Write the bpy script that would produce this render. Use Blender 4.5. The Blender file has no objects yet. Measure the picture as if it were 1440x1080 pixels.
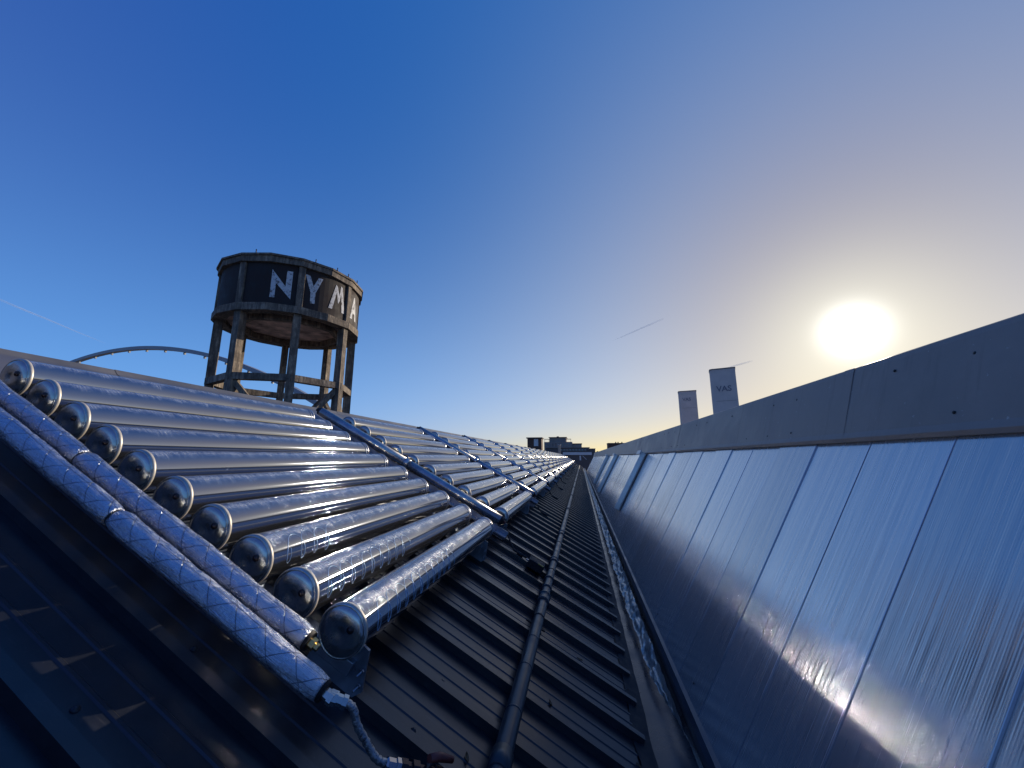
import bpy, bmesh, math, random
from mathutils import Vector, Matrix, noise
random.seed(7)
S = bpy.context.scene
COL = S.collection
R = math.radians
PI = math.pi

# ------------------------------------------------------------------ frames of the roof
SL = R(28.3)                      # slope of the black roof
CA, SA = math.cos(SL), math.sin(SL)
def PL(s, D, y):                  # s up the left slope, D below the eye plane
    return Vector((-SA*D - CA*s, y, -CA*D + SA*s))
UL = Vector((SA, 0, CA))          # outward normal of the left slope
EL = Vector((-CA, 0, SA))         # up the left slope
FR = R(62)
FC, FS = math.cos(FR), math.sin(FR)
def PR(s, h, y):                  # s up the glazed face from its foot, h out of it
    return Vector((.628 + FC*s - FS*h, y, -1.55 + FS*s + FC*h))
UR = Vector((-FS, 0, FC))

SUN = Vector((.528, .8144, .2407)).normalized()

# ------------------------------------------------------------------ mesh helpers
class MB:
    def __init__(s): s.v = []; s.f = []; s.sm = []
    def add(s, vs, fs, smooth=False):
        o = len(s.v); s.v += [Vector(v) for v in vs]
        for f in fs: s.f.append([i+o for i in f]); s.sm.append(smooth)
        return s
    def box(s, c, ax, ay, az):    # centre and three half axes
        c, ax, ay, az = Vector(c), Vector(ax), Vector(ay), Vector(az)
        vs = [c+ax*i+ay*j+az*k for i in (-1, 1) for j in (-1, 1) for k in (-1, 1)]
        fs = [(0,1,3,2),(4,6,7,5),(0,4,5,1),(2,3,7,6),(0,2,6,4),(1,5,7,3)]
        if ax.cross(ay).dot(az) < 0: fs = [f[::-1] for f in fs]
        return s.add(vs, fs)
    def abox(s, x0, x1, y0, y1, z0, z1):
        return s.box(((x0+x1)/2, (y0+y1)/2, (z0+z1)/2), ((x1-x0)/2,0,0), (0,(y1-y0)/2,0), (0,0,(z1-z0)/2))
    def bar(s, a, b, w, h, up=(0,0,1)):
        a, b = Vector(a), Vector(b); d = (b-a); L = d.length/2; d.normalize()
        u = Vector(up); sd = d.cross(u)
        if sd.length < 1e-5: sd = d.cross(Vector((0,1,0)))
        sd.normalize(); u = sd.cross(d).normalized()
        return s.box((a+b)/2, d*L, sd*w/2, u*h/2)
    def tube(s, pts, rad, n=12, caps=True, smooth=True, fn=None):
        pts = [Vector(p) for p in pts]; N = len(pts)
        if not isinstance(rad, (list, tuple)): rad = [rad]*N
        ref = None; vs = []
        for i, p in enumerate(pts):
            d = (pts[min(i+1, N-1)] - pts[max(i-1, 0)])
            if d.length < 1e-9: d = Vector((0,1,0))
            d.normalize()
            if ref is None:
                ref = d.cross(Vector((0,0,1)))
                if ref.length < .1: ref = d.cross(Vector((1,0,0)))
            ref = (ref - d*ref.dot(d)).normalized(); b = d.cross(ref)
            for k in range(n):
                a = 2*PI*k/n; r = rad[i]
                if fn: r = fn(i, k, r)
                vs.append(p + ref*math.cos(a)*r + b*math.sin(a)*r)
        fs = []
        for i in range(N-1):
            for k in range(n):
                k2 = (k+1) % n
                fs.append((i*n+k, i*n+k2, (i+1)*n+k2, (i+1)*n+k))
        s.add(vs, fs, smooth)
        if caps:
            o = len(s.v) - n*N
            s.f.append([o+k for k in range(n)][::-1]); s.sm.append(False)
            s.f.append([o+(N-1)*n+k for k in range(n)]); s.sm.append(False)
        return s
    def lathe(s, prof, n=32, c=(0,0,0), ax=(0,1,0), smooth=True):   # prof: (distance along axis, radius)
        c, ax = Vector(c), Vector(ax).normalized()
        return s.tube([c+ax*t for t, r in prof], [max(r, 1e-4) for t, r in prof], n, True, smooth) if False else s._lathe(prof, n, c, ax, smooth)
    def _lathe(s, prof, n, c, ax, smooth):
        u = ax.cross(Vector((0,0,1)))
        if u.length < .1: u = ax.cross(Vector((1,0,0)))
        u.normalize(); w = ax.cross(u)
        vs = []
        for t, r in prof:
            for k in range(n):
                a = 2*PI*k/n
                vs.append(c + ax*t + (u*math.cos(a) + w*math.sin(a))*max(r, 1e-5))
        fs = []
        for i in range(len(prof)-1):
            for k in range(n):
                k2 = (k+1) % n
                fs.append((i*n+k, i*n+k2, (i+1)*n+k2, (i+1)*n+k))
        return s.add(vs, fs, smooth)
    def build(s, name, mat, parent=None, smooth=None, auto=None, bevel=0):
        me = bpy.data.meshes.new(name)
        me.from_pydata([tuple(v) for v in s.v], [], s.f)
        for p, sm in zip(me.polygons, s.sm): p.use_smooth = sm
        me.materials.append(mat)
        bm = bmesh.new(); bm.from_mesh(me)
        bmesh.ops.recalc_face_normals(bm, faces=bm.faces)
        if bevel:
            bmesh.ops.bevel(bm, geom=list(bm.edges), offset=bevel, segments=2, affect='EDGES', profile=.5)
        bm.to_mesh(me); bm.free(); me.update()
        o = bpy.data.objects.new(name, me); COL.objects.link(o)
        if parent: o.parent = parent
        return o

def empty(name, loc=(0,0,0)):
    o = bpy.data.objects.new(name, None); COL.objects.link(o); o.location = loc
    o.empty_display_size = .1
    return o
def tag(o, label=None, cat=None, group=None, kind=None):
    for k, v in (('label', label), ('category', cat), ('group', group), ('kind', kind)):
        if v: o[k] = v
    return o
def copy_tree(o, parent=None, depth=9):
    c = o.copy(); COL.objects.link(c); c.parent = parent
    if depth:
        for ch in list(KIDS.get(o.name, [])): copy_tree(ch, c, depth-1)
    return c
KIDS = {}
def index_kids():
    KIDS.clear()
    for o in bpy.data.objects:
        if o.parent: KIDS.setdefault(o.parent.name, []).append(o)

# ------------------------------------------------------------------ material helpers
class NT:
    def __init__(s, name):
        s.m = bpy.data.materials.new(name); s.m.use_nodes = True
        s.t = s.m.node_tree; s.b = s.t.nodes['Principled BSDF']; s.out = s.t.nodes['Material Output']
    def n(s, typ, **kw):
        nd = s.t.nodes.new(typ)
        for k, v in kw.items(): setattr(nd, k, v)
        return nd
    def l(s, a, b): s.t.links.new(a, b)
    def set(s, **kw):
        for k, v in kw.items():
            k = k.replace('_', ' ')
            if isinstance(v, (tuple, list)) and len(v) == 3: v = (*v, 1)
            s.b.inputs[k].default_value = v
        return s
    def coord(s, scale=(1,1,1), kind='Object', rot=(0,0,0)):
        tc = s.n('ShaderNodeTexCoord'); mp = s.n('ShaderNodeMapping')
        mp.inputs['Scale'].default_value = scale; mp.inputs['Rotation'].default_value = rot
        s.l(tc.outputs[kind], mp.inputs['Vector']); return mp.outputs['Vector']
    def noise(s, vec, scale=5, detail=4, rough=.55):
        nd = s.n('ShaderNodeTexNoise'); nd.inputs['Scale'].default_value = scale
        nd.inputs['Detail'].default_value = detail; nd.inputs['Roughness'].default_value = rough
        s.l(vec, nd.inputs['Vector']); return nd.outputs['Fac']
    def ramp(s, fac, stops):
        nd = s.n('ShaderNodeValToRGB'); cr = nd.color_ramp
        while len(cr.elements) < len(stops): cr.elements.new(.5)
        for e, (p, c) in zip(cr.elements, stops):
            e.position = p; e.color = (*c, 1) if isinstance(c, (tuple, list)) else (c, c, c, 1)
        s.l(fac, nd.inputs['Fac']); return nd.outputs['Color']
    def math(s, op, a, b=None, c=None, clamp=False):
        nd = s.n('ShaderNodeMath', operation=op); nd.use_clamp = clamp
        for i, x in enumerate((a, b, c)):
            if x is None: continue
            if isinstance(x, (int, float)): nd.inputs[i].default_value = x
            else: s.l(x, nd.inputs[i])
        return nd.outputs[0]
    def mix(s, fac, a, b):
        nd = s.n('ShaderNodeMix', data_type='RGBA')
        for i, x in ((0, fac), (6, a), (7, b)):
            if isinstance(x, (int, float)): nd.inputs[i].default_value = x
            elif isinstance(x, (tuple, list)): nd.inputs[i].default_value = (*x, 1)
            else: s.l(x, nd.inputs[i])
        return nd.outputs[2]
    def bump(s, h, strength=.3, dist=.01, prev=None):
        nd = s.n('ShaderNodeBump'); nd.inputs['Strength'].default_value = strength
        nd.inputs['Distance'].default_value = dist
        s.l(h, nd.inputs['Height'])
        if prev is not None: s.l(prev, nd.inputs['Normal'])
        s.l(nd.outputs['Normal'], s.b.inputs['Normal']); return nd.outputs['Normal']
    def xyz(s, vec):
        nd = s.n('ShaderNodeSeparateXYZ'); s.l(vec, nd.inputs[0]); return nd.outputs

def simple(name, col, rough=.5, metal=0., nscale=0, var=.25, bump=0, spec=.5, stretch=(1,1,1), rvar=.12):
    m = NT(name); m.set(Base_Color=col, Roughness=rough, Metallic=metal)
    m.b.inputs['Specular IOR Level'].default_value = spec
    if nscale:
        v = m.coord(stretch); f = m.noise(v, nscale, 6, .6)
        lo = tuple(c*(1-var) for c in col); hi = tuple(min(1, c*(1+var)) for c in col)
        m.l(m.ramp(f, [(.3, lo), (.7, hi)]), m.b.inputs['Base Color'])
        m.l(m.ramp(f, [(.3, max(0, rough-rvar)), (.7, min(1, rough+rvar))]), m.b.inputs['Roughness'])
        if bump: m.bump(f, bump, .01)
    return m.m

def mat_tube():
    m = NT('evacuated tube glass')
    vo = m.coord((1, 1, 1)); oi = m.n('ShaderNodeObjectInfo')
    off = m.n('ShaderNodeVectorMath', operation='ADD'); m.l(vo, off.inputs[0])
    cb = m.n('ShaderNodeCombineXYZ'); m.l(m.math('MULTIPLY', oi.outputs['Random'], 37.), cb.inputs[1]); m.l(cb.outputs[0], off.inputs[1])
    v = off.outputs[0]
    mp = m.n('ShaderNodeMapping'); mp.inputs['Scale'].default_value = (6, 95, 6); m.l(v, mp.inputs[0])
    comb = m.noise(mp.outputs[0], 2.2, 5, .7)          # fine marks that run round the tube
    grain = m.noise(v, 260, 3, .65)
    patch = m.noise(v, 11, 5, .65)
    ox = m.xyz(vo)
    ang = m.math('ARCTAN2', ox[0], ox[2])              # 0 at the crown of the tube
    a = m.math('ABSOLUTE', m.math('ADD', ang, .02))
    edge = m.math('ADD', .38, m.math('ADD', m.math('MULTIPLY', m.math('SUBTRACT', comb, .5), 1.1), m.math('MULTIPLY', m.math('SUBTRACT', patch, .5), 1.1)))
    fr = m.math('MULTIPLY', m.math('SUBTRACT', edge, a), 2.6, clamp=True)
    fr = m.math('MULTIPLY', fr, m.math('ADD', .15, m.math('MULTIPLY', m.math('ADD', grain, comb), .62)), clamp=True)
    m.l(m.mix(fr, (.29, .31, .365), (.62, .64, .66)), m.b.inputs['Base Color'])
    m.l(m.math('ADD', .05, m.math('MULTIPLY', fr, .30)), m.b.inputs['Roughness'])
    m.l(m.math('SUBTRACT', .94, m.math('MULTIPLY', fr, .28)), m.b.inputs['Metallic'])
    h = m.math('MULTIPLY', m.math('ADD', m.math('MULTIPLY', grain, 1.1), m.math('MULTIPLY', comb, .9)), fr)
    h = m.math('ADD', h, m.math('MULTIPLY', comb, .035))
    m.bump(h, .6, .003)
    return m.m

def mat_foil():
    m = NT('reinforced foil jacket')
    v = m.coord(); x = m.xyz(v)
    ang = m.math('MULTIPLY', m.math('ARCTAN2', x[1], x[2]), 1/(2*PI))
    def line(k, q, w, ph=0.):
        f = m.math('FRACT', m.math('ADD', m.math('ADD', m.math('MULTIPLY', x[0], k), m.math('MULTIPLY', ang, q)), 50.+ph))
        return m.math('LESS_THAN', f, w)
    L = m.math('MAXIMUM', line(7.5, 2., .03), line(7.5, -2., .03))
    L = m.math('MAXIMUM', L, line(0., 4., .03, .13))
    c1 = m.noise(v, 16, 6, .65); vc = m.n('ShaderNodeTexVoronoi', feature='DISTANCE_TO_EDGE'); vc.inputs['Scale'].default_value = 38
    m.l(v, vc.inputs['Vector'])
    fine = m.noise(m.coord((.35, 7, 7)), 45, 4, .7)
    base = m.mix(fine, (.30, .35, .45), (.80, .82, .86))
    m.l(m.mix(m.math('MULTIPLY', L, .8), base, (.04, .05, .09)), m.b.inputs['Base Color'])
    m.l(m.math('ADD', m.ramp(fine, [(.3, .12), (.75, .36)]), m.ramp(c1, [(.45, 0.), (.7, .22)])), m.b.inputs['Roughness'])
    m.set(Metallic=.94)
    h = m.math('ADD', m.math('MULTIPLY', c1, 1.2), m.math('MULTIPLY', m.math('MINIMUM', vc.outputs[0], .12), .7))
    h = m.math('ADD', h, m.math('MULTIPLY', fine, .75))
    h = m.math('SUBTRACT', h, m.math('MULTIPLY', L, .25))
    m.bump(h, .8, .0065)
    return m.m

def mat_roof():
    m = NT('black coated steel sheet')
    v = m.coord(); f = m.noise(m.coord((1, 8, 1)), 1.6, 6, .65); g = m.noise(v, 9, 6, .7); d = m.noise(v, 140, 2)
    c = m.mix(m.ramp(g, [(.4, 0.), (.72, 1.)]), (.008, .010, .015), (.017, .019, .025))
    sc = m.noise(m.coord((2, 30, 2)), 3, 5, .75)
    c = m.mix(m.ramp(sc, [(.62, 0.), (.7, .5)]), c, (.05, .05, .052))
    c = m.mix(m.ramp(d, [(.66, 0.), (.74, .5)]), c, (.05, .05, .05))
    m.l(c, m.b.inputs['Base Color'])
    m.l(m.math('ADD', .22, m.math('MULTIPLY', f, .22)), m.b.inputs['Roughness'])
    m.bump(m.math('ADD', m.math('MULTIPLY', g, .6), m.math('MULTIPLY', f, .6)), .12, .01)
    m.b.inputs['Specular IOR Level'].default_value = .7
    return m.m

def mat_panel():
    m = NT('ribbed aluminium wall panel')
    v = m.coord(); oi = m.n('ShaderNodeObjectInfo')
    wv = m.n('ShaderNodeTexWave', wave_type='BANDS', bands_direction='Y', wave_profile='SIN')
    wv.inputs['Scale'].default_value = 36.; wv.inputs['Distortion'].default_value = .25; wv.inputs['Detail'].default_value = 1
    m.l(v, wv.inputs['Vector'])
    broad = m.noise(m.coord((.25, 5, .25)), 3, 4, .6); st = m.noise(m.coord((.3, 60, .3)), 2, 4, .7)
    dirt = m.noise(v, 3, 6, .65)
    vv = m.math('ADD', .80, m.math('MULTIPLY', oi.outputs['Random'], .2))
    run = m.noise(m.coord((.5, 22, .5)), 1.5, 5, .7)
    c = m.mix(dirt, (.66, .64, .64), (.80, .78, .77))
    c = m.mix(m.ramp(run, [(.56, 0.), (.75, .22)]), c, (.42, .42, .44))
    c2 = m.n('ShaderNodeMix', data_type='RGBA', blend_type='MULTIPLY'); c2.inputs[0].default_value = 1
    m.l(c, c2.inputs[6]); cc = m.n('ShaderNodeCombineColor'); [m.l(vv, cc.inputs[i]) for i in range(3)]; m.l(cc.outputs[0], c2.inputs[7])
    m.l(c2.outputs[2], m.b.inputs['Base Color'])
    m.set(Metallic=.72, Anisotropic=.45)
    tg = m.n('ShaderNodeCombineXYZ'); tg.inputs[1].default_value = 1.; m.l(tg.outputs[0], m.b.inputs['Tangent'])
    m.l(m.math('ADD', .10, m.math('MULTIPLY', m.ramp(st, [(.3, 0.), (.7, 1.)]), .20)), m.b.inputs['Roughness'])
    h = m.math('ADD', m.math('MULTIPLY', wv.outputs['Fac'], .8), m.math('MULTIPLY', st, .4))
    n1 = m.bump(h, .10, .0012)
    m.bump(broad, .14, .02, n1)
    return m.m

def mat_flashing():
    m = NT('stained grey flashing')
    v = m.coord(); a = m.noise(v, 2.2, 7, .65); r = m.noise(m.coord((2, 9, .6)), 2.0, 6, .7); d = m.noise(v, 34, 3, .6)
    c = m.mix(m.ramp(a, [(.3, 0.), (.7, 1.)]), (.22, .185, .165), (.31, .265, .235))
    c = m.mix(m.ramp(r, [(.54, 0.), (.72, .55)]), c, (.16, .14, .13))
    c = m.mix(m.ramp(d, [(.68, 0.), (.76, .6)]), c, (.55, .54, .5))
    m.l(c, m.b.inputs['Base Color']); m.set(Metallic=.15)
    m.l(m.ramp(a, [(.3, .38), (.7, .6)]), m.b.inputs['Roughness'])
    m.bump(m.noise(m.coord((1, .6, 1)), 3, 3), .35, .02)
    return m.m

def mat_concrete():
    m = NT('weathered concrete')
    v = m.coord(); a = m.noise(v, 1.3, 8, .7); st = m.noise(m.coord((3, 3, .35)), 2.2, 6, .7); b = m.noise(v, 9, 6, .7)
    c = m.ramp(a, [(.3, (.08, .06, .045)), (.5, (.24, .19, .14)), (.72, (.48, .39, .29))])
    c = m.mix(m.ramp(st, [(.42, .75), (.62, 0.)]), c, (.05, .042, .038))
    c = m.mix(m.ramp(b, [(.62, 0.), (.7, .6)]), c, (.36, .33, .29))
    m.l(c, m.b.inputs['Base Color']); m.set(Roughness=.9)
    m.bump(m.math('ADD', a, b), .6, .05)
    return m.m

def mat_letter():
    m = NT('flaking white paint')
    v = m.coord(); a = m.noise(v, 5, 8, .75)
    m.l(m.ramp(a, [(.40, (.10, .08, .075)), (.47, (.52, .52, .52)), (.8, (.68, .68, .67))]), m.b.inputs['Base Color'])
    m.set(Roughness=.8); return m.m

M = dict(
    tube=mat_tube(), foil=mat_foil(), roof=mat_roof(), panel=mat_panel(), concrete=mat_concrete(), letter=mat_letter(),
    cap=simple('polished end cap steel', (.50, .50, .46), .22, .93, 9, .4, .25, rvar=.09),
    rim=simple('pale silicone rim', (.50, .46, .39), .45, .25, 30, .15),
    bolt=simple('dark cap valve', (.05, .035, .035), .25, .6),
    steel=simple('blue grey pipe steel', (.46, .45, .45), .24, .92, 9, .2, .05),
    channel=simple('galvanised channel', (.30, .34, .40), .38, .75, 12, .25, .05),
    black=simple('black rubber foam', (.012, .012, .014), .7, 0, 20, .3),
    brass=simple('brass fitting', (.62, .42, .16), .28, .95, 30, .2),
    redf=simple('red painted fitting', (.16, .035, .025), .45, .1, 30, .3),
    braid=simple('braided steel hose', (.42, .42, .42), .35, .9, 90, .5, .5),
    plastic=simple('dark grey drain plastic', (.026, .029, .035), .38, 0, 6, .35, .08),
    ridge=simple('grey painted flashing', (.12, .12, .13), .42, .25, 2.2, .18, .12),
    ridge2=simple('weathered grey flashing', (.30, .25, .215), .5, .15, 2.5, .22, .18),
    sill=simple('dark blue grey sill', (.05, .062, .085), .4, .3, 3, .2, .08),
    lead=simple('crinkled foil flashing', (.46, .42, .37), .38, .55, 18, .5, .9),
    gutter=simple('wet gutter floor', (.05, .052, .06), .3, 0, 4, .3, .1),
    dark=simple('black gap', (.01, .011, .014), .8),
    soffit=simple('stained soffit with painted bounce light', (.60, .43, .35), .9, 0, 1.1, .7, .3),  # underside kept paler and pinker: warm bounce from the ground put into the colour
    tankp=simple('dark rusted tank panel', (.020, .012, .011), .8, 0, 1.6, .5, .3),
    flash=mat_flashing(),
    arch=simple('white bridge steel', (.24, .25, .27), .5, 0, .05, .1),
    tower=simple('pale silo cladding', (.56, .48, .42), .7, 0, .3, .08),
    print=simple('dark printed lettering', (.16, .17, .2), .7),
    brown=simple('brown brick', (.10, .055, .04), .85, 0, 1, .3),
    block=simple('grey apartment cladding', (.24, .205, .18), .8, 0, .3, .2),
    blockd=simple('dark apartment cladding', (.11, .09, .08), .8, 0, .3, .2),
    pale=simple('pale render', (.62, .6, .57), .7, 0, .4, .1),
    glass=simple('window glass', (.06, .08, .10), .08, 0, spec=1.),
    brickwall=simple('factory brick', (.18, .10, .075), .9, 0, 2, .3, .3),
    land=simple('distant land', (.16, .14, .11), .95, 0, .02, .4),
)
wire = NT('coil reflection wire'); wire.set(Base_Color=(.6, .8, 1.), Metallic=.3, Roughness=.35); M['wire'] = wire.m  # bluish white of the inner coil's reflection put into the colour
ct = NT('contrail vapour'); ct.set(Base_Color=(.95, .95, .97), Roughness=1.)
cx = ct.xyz(ct.coord(kind='Generated'))
fade = ct.math('MULTIPLY', ct.math('MULTIPLY', cx[0], ct.math('SUBTRACT', 1.05, cx[0])), .8, clamp=True)
nz = ct.noise(ct.coord((1, 1, 1)), .006, 4)
ct.l(ct.math('MULTIPLY', fade, ct.math('ADD', .5, ct.math('MULTIPLY', nz, .7)), clamp=True), ct.b.inputs['Alpha'])
M['trail'] = ct.m

# ------------------------------------------------------------------ ground and roofs
g = MB(); g.add([(-9000, -3000, -12), (9000, -3000, -12), (9000, 14000, -12), (-9000, 14000, -12)], [(0, 1, 2, 3)])
tag(g.build('ground', M['land']), kind='structure')

Y0, Y1 = -3.5, 66.
DR = 1.25
# ribbed sheet roof: low pans with small stiffeners, narrow raised ribs every 0.335 m
def roof_profile():
    P = []; per = .335; k0 = int((Y0-1.93)/per)-1; y = 1.93 + k0*per
    while y < Y1:
        # lip line (far edge of rib top) at y
        for dy, h in ((-.046, 0), (-.042, .038), (-.002, .038), (.016, 0), (.088, 0), (.093, .0045), (.103, .0045), (.108, 0), (.178, 0), (.183, .0045), (.193, .0045), (.198, 0)):
            P.append((y+dy, h))
        y += per
    return P
rf = empty('ribbed_roof', PL(0, DR, 0)); base = Vector(rf.location)
prof = roof_profile(); b = MB()
SB, ST = -1.0, 3.66
rows = [SB, 3.70]
vs = []
for s in rows:
    for (y, h) in prof: vs.append(PL(s, DR-h, y) - base)
n = len(prof)
b.add(vs, [(i, i+1, n+i+1, n+i) for i in range(n-1)])
b.build('roof_sheet', M['roof'], rf)
# bottom edge lip under the sheet ends
b = MB()
for yy in range(int(Y0), int(Y1), 3):
    b.box(PL(SB+.02, DR+.012, yy+1.5)-base, EL*.05, (0, 1.498, 0), UL*.006)
b.build('eaves_strip', M['plastic'], rf)
# screws on the pans
b = MB(); random.seed(3)
k = 0; y = 1.93 - 5*.335
while y < 14:
    for s in (-.62, .1, .9):
        b.lathe([(0, .012), (.003, .012), (.003, .006), (.009, .006), (.009, 0)], 8, PL(s+random.uniform(-.01, .01), DR, y+.05)-base, UL)
    y += .335
b.build('roof_screw', M['plastic'], rf)['kind'] = 'stuff'
# ridge capping in lengths
b = MB(); y = Y0
prof_r = [(3.12, 1.205), (3.14, 1.195), (3.62, 1.185), (3.67, 1.165)]
while y < Y1:
    y2 = min(y+2.998, Y1); lift = random.uniform(0, .004)
    q = [PL(s, D-lift, 0) for s, D in prof_r]
    q += [Vector((-3.86, 0, .69-.03+lift)), Vector((-3.94, 0, .50))]
    vs = [Vector((p.x, yy, p.z))-base for yy in (y, y2) for p in q]; m_ = len(q)
    b.add(vs, [(i, i+1, m_+i+1, m_+i) for i in range(m_-1)])
    y += 3.0
b.build('ridge_capping', M['ridge'], rf)
b = MB(); y = Y0+.2
while y < 30:
    b.lathe([(0, .016), (.004, .016), (.004, .009), (.014, .008), (.014, 0)], 8, PL(3.22, 1.19, y)-base, UL)
    y += .62
b.build('capping_bolt', M['black'], rf)['kind'] = 'stuff'
tag(rf, 'black ribbed steel roof sloping down under the solar tubes to the valley gutter', 'roof')

# wall under the left ridge (the steep back of this roof) so it stands as a building
wl = empty('factory_wall', (-3.9, 30, -12))
b = MB(); b.abox(-.9, -.06, Y0-30, Y1-30, 0, 12.35); b.build('brick_face', M['brickwall'], wl)
tag(wl, 'brick back wall of the factory below the left roof ridge', 'wall')

# ------------------------------------------------------------------ right steep face
YF0, NP, PW = -1.445, 100, .47
YF1 = YF0 + NP*PW
fc = empty('clad_roof_face', PR(0, 0, 0)); fb = Vector(fc.location)
b = MB()
b.box(PR(.93, -.05, (YF0+YF1)/2)-fb, Vector((FC, 0, FS))*.93, (0, (YF1-YF0)/2, 0), UR*.012)
b.box(Vector((.69, (YF0+YF1)/2, -1.66))-fb, (.012, 0, 0), (0, (YF1-YF0)/2, 0), (0, 0, .19))
b.build('backing', M['ridge2'], fc)
pm = None
for i in range(NP):
    if pm is None:
        b = MB(); hw = PW/2-.0004
        sec = [(-hw, -.02), (-hw, .0), (-hw+.002, .0012), (-hw+.006, .0012), (-hw+.008, .0), (hw-.010, .0), (hw, -.004), (hw, -.02)]
        vs = []
        for s in (0.0, 1.862):
            for (yy, h) in sec: vs.append(Vector((FC*s - FS*h, yy, FS*s + FC*h)))
        m_ = len(sec)
        b.add(vs, [(j, j+1, m_+j+1, m_+j) for j in range(m_-1)] + [tuple(range(m_))[::-1], tuple(range(m_, 2*m_))])
        pm = b.build('wall_panel', M['panel'], fc)
        o = pm
    else:
        o = pm.copy(); COL.objects.link(o); o.parent = fc
    o.location = (0, YF0 + (i+.5)*PW, 0)
    o.rotation_euler = (0, random.uniform(-.003, .003), random.uniform(-.0016, .0016))
b = MB(); random.seed(11)
for k in range(24):
    y = YF0 + random.uniform(.3, 20); s_ = random.choice((.12, .9, 1.62)) + random.uniform(-.05, .05)
    b.lathe([(0, .0055), (.003, .0055), (.004, .0001)], 8, PR(s_, .003, y)-fb, UR)
b.build('panel_screw', M['black'], fc)['kind'] = 'stuff'
# sill at the foot
b = MB()
for k in range(16):
    y0 = YF0 + k*3; y1 = min(y0+3, YF1)
    if y1 <= y0: break
    q = [(.672, -1.515), (.618, -1.528), (.598, -1.560), (.596, -1.605), (.606, -1.605), (.610, -1.66)]
    vs = [Vector((x, yy, z))-fb for yy in (y0, y1) for x, z in q]; m_ = len(q)
    b.add(vs, [(i, i+1, m_+i+1, m_+i) for i in range(m_-1)])
b.build('sill_flashing', M['sill'], fc)
# top flashing: a broad grey fascia up to the ridge
b = MB()
for k in range(12):
    y0 = YF0 + k*4; y1 = min(y0+3.997, YF1+.3)
    if y1 <= y0: break
    lift = random.uniform(-.003, .003)
    q = [(1.500, .082), (1.478+lift, .085), (1.474+lift, .105), (1.490+lift, .135), (1.592, .488), (1.602, .512), (1.625, .522), (1.66, .516), (2.2, .24), (2.2, .20)]
    vs = [Vector((x, yy, z))-fb for yy in (y0, y1) for x, z in q]; m_ = len(q)
    b.add(vs, [(i, i+1, m_+i+1, m_+i) for i in range(m_-1)])
b.build('fascia_flashing', M['flash'], fc)
b = MB()
for k in range(1, 12):
    y0 = YF0 + k*4 - .05; q = [(1.4705, .104), (1.4870, .136), (1.5890, .489), (1.5995, .5145), (1.6250, .525)]
    vs = [Vector((x, yy, z))-fb for yy in (y0, y0+.09) for x, z in q]; m_ = len(q)
    b.add(vs, [(i, i+1, m_+i+1, m_+i) for i in range(m_-1)])
b.build('lap_joint', M['flash'], fc)['kind'] = 'stuff'
b = MB(); y = YF0+.3
dn = Vector((-.353, 0, .102)).normalized()
while y < 24:
    for (x, z) in ((1.5005, .17), (1.572, .42)):
        if random.random() < .75:
            b.lathe([(0, .007), (.003, .007), (.004, 0)], 8, Vector((x, y+random.uniform(-.05, .05), z+random.uniform(-.012, .012)))-fb, dn)
    y += .42
b.build('rivet', M['black'], fc)['kind'] = 'stuff'
# back slope of that roof, going down to the right
b = MB(); b.add([Vector((2.2, YF0-1, .235))-fb, Vector((9, YF0-1, -3.4))-fb, Vector((9, YF1+.3, -3.4))-fb, Vector((2.2, YF1+.3, .235))-fb], [(0, 1, 2, 3)])
b.build('back_slope', M['roof'], fc)
b = MB(); b.add([Vector(p)-fb for p in ((.61, YF1+.28, -12), (9, YF1+.28, -12), (9, YF1+.28, -3.42), (1.62, YF1+.28, .50), (1.50, YF1+.28, .09), (.61, YF1+.28, -1.6))], [(0, 1, 2, 3, 4, 5)])
b.build('gable', M['brickwall'], fc)
tag(fc, 'steep bluish metal clad roof face with vertical seams under a grey fascia', 'roof')

# vent boxes standing proud of the face
def vent(y0, y1, s0, s1, h, lab):
    e = empty('vent_cover', PR(s0, 0, y0)); o = Vector(e.location)
    ym = (y0+y1)/2; hw = (y1-y0)/2
    U = Vector((FC, 0, FS))
    b = MB(); b.box(PR((s0+s1)/2, .012+h/2, ym)-o, U*(s1-s0)/2, (0, hw, 0), UR*(h/2))
    b.build('casing', M['panel'], e, bevel=.006)
    b = MB(); b.box(PR(s1-.03, .012+h+.010, ym)-o, U*.05, (0, hw+.03, 0), UR*.010); b.build('top_cap', M['channel'], e, bevel=.003)
    b = MB()
    b.box(PR((s0+s1)/2, .02, y0-.03)-o, U*(s1-s0)/2, (0, .028, 0), UR*.008)
    b.box(PR((s0+s1)/2, .02, y1+.03)-o, U*(s1-s0)/2, (0, .028, 0), UR*.008)
    b.build('side_strip', M['ridge2'], e)
    tag(e, lab, 'vent', 'vent covers on the clad roof face')
vent(9.25, 9.75, .42, 1.84, .12, 'nearest raised metal vent cover on the clad roof face')
vent(16.0, 16.7, .20, 1.84, .14, 'middle raised vent cover on the clad roof face')
vent(21.0, 21.8, .20, 1.84, .14, 'farthest raised vent cover near the end of the clad roof face')

# ------------------------------------------------------------------ valley gutter
gt = empty('valley_gutter', (.45, 0, -1.72)); gb = Vector(gt.location)
b = MB()
for k in range(18):
    y0 = Y0 + k*4; y1 = min(y0+4.03, Y1)
    if y1 <= y0: break
    q = [(.262, -1.60), (.318, -1.585), (.335, -1.60), (.345, -1.70), (.36, -1.712), (.60, -1.712), (.62, -1.70), (.66, -1.60)]
    vs = [Vector((x, yy, z+.0006*k))-gb for yy in (y0, y1) for x, z in q]; m_ = len(q)
    b.add(vs, [(i, i+1, m_+i+1, m_+i) for i in range(m_-1)])
b.build('gutter_channel', M['gutter'], gt)
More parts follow.
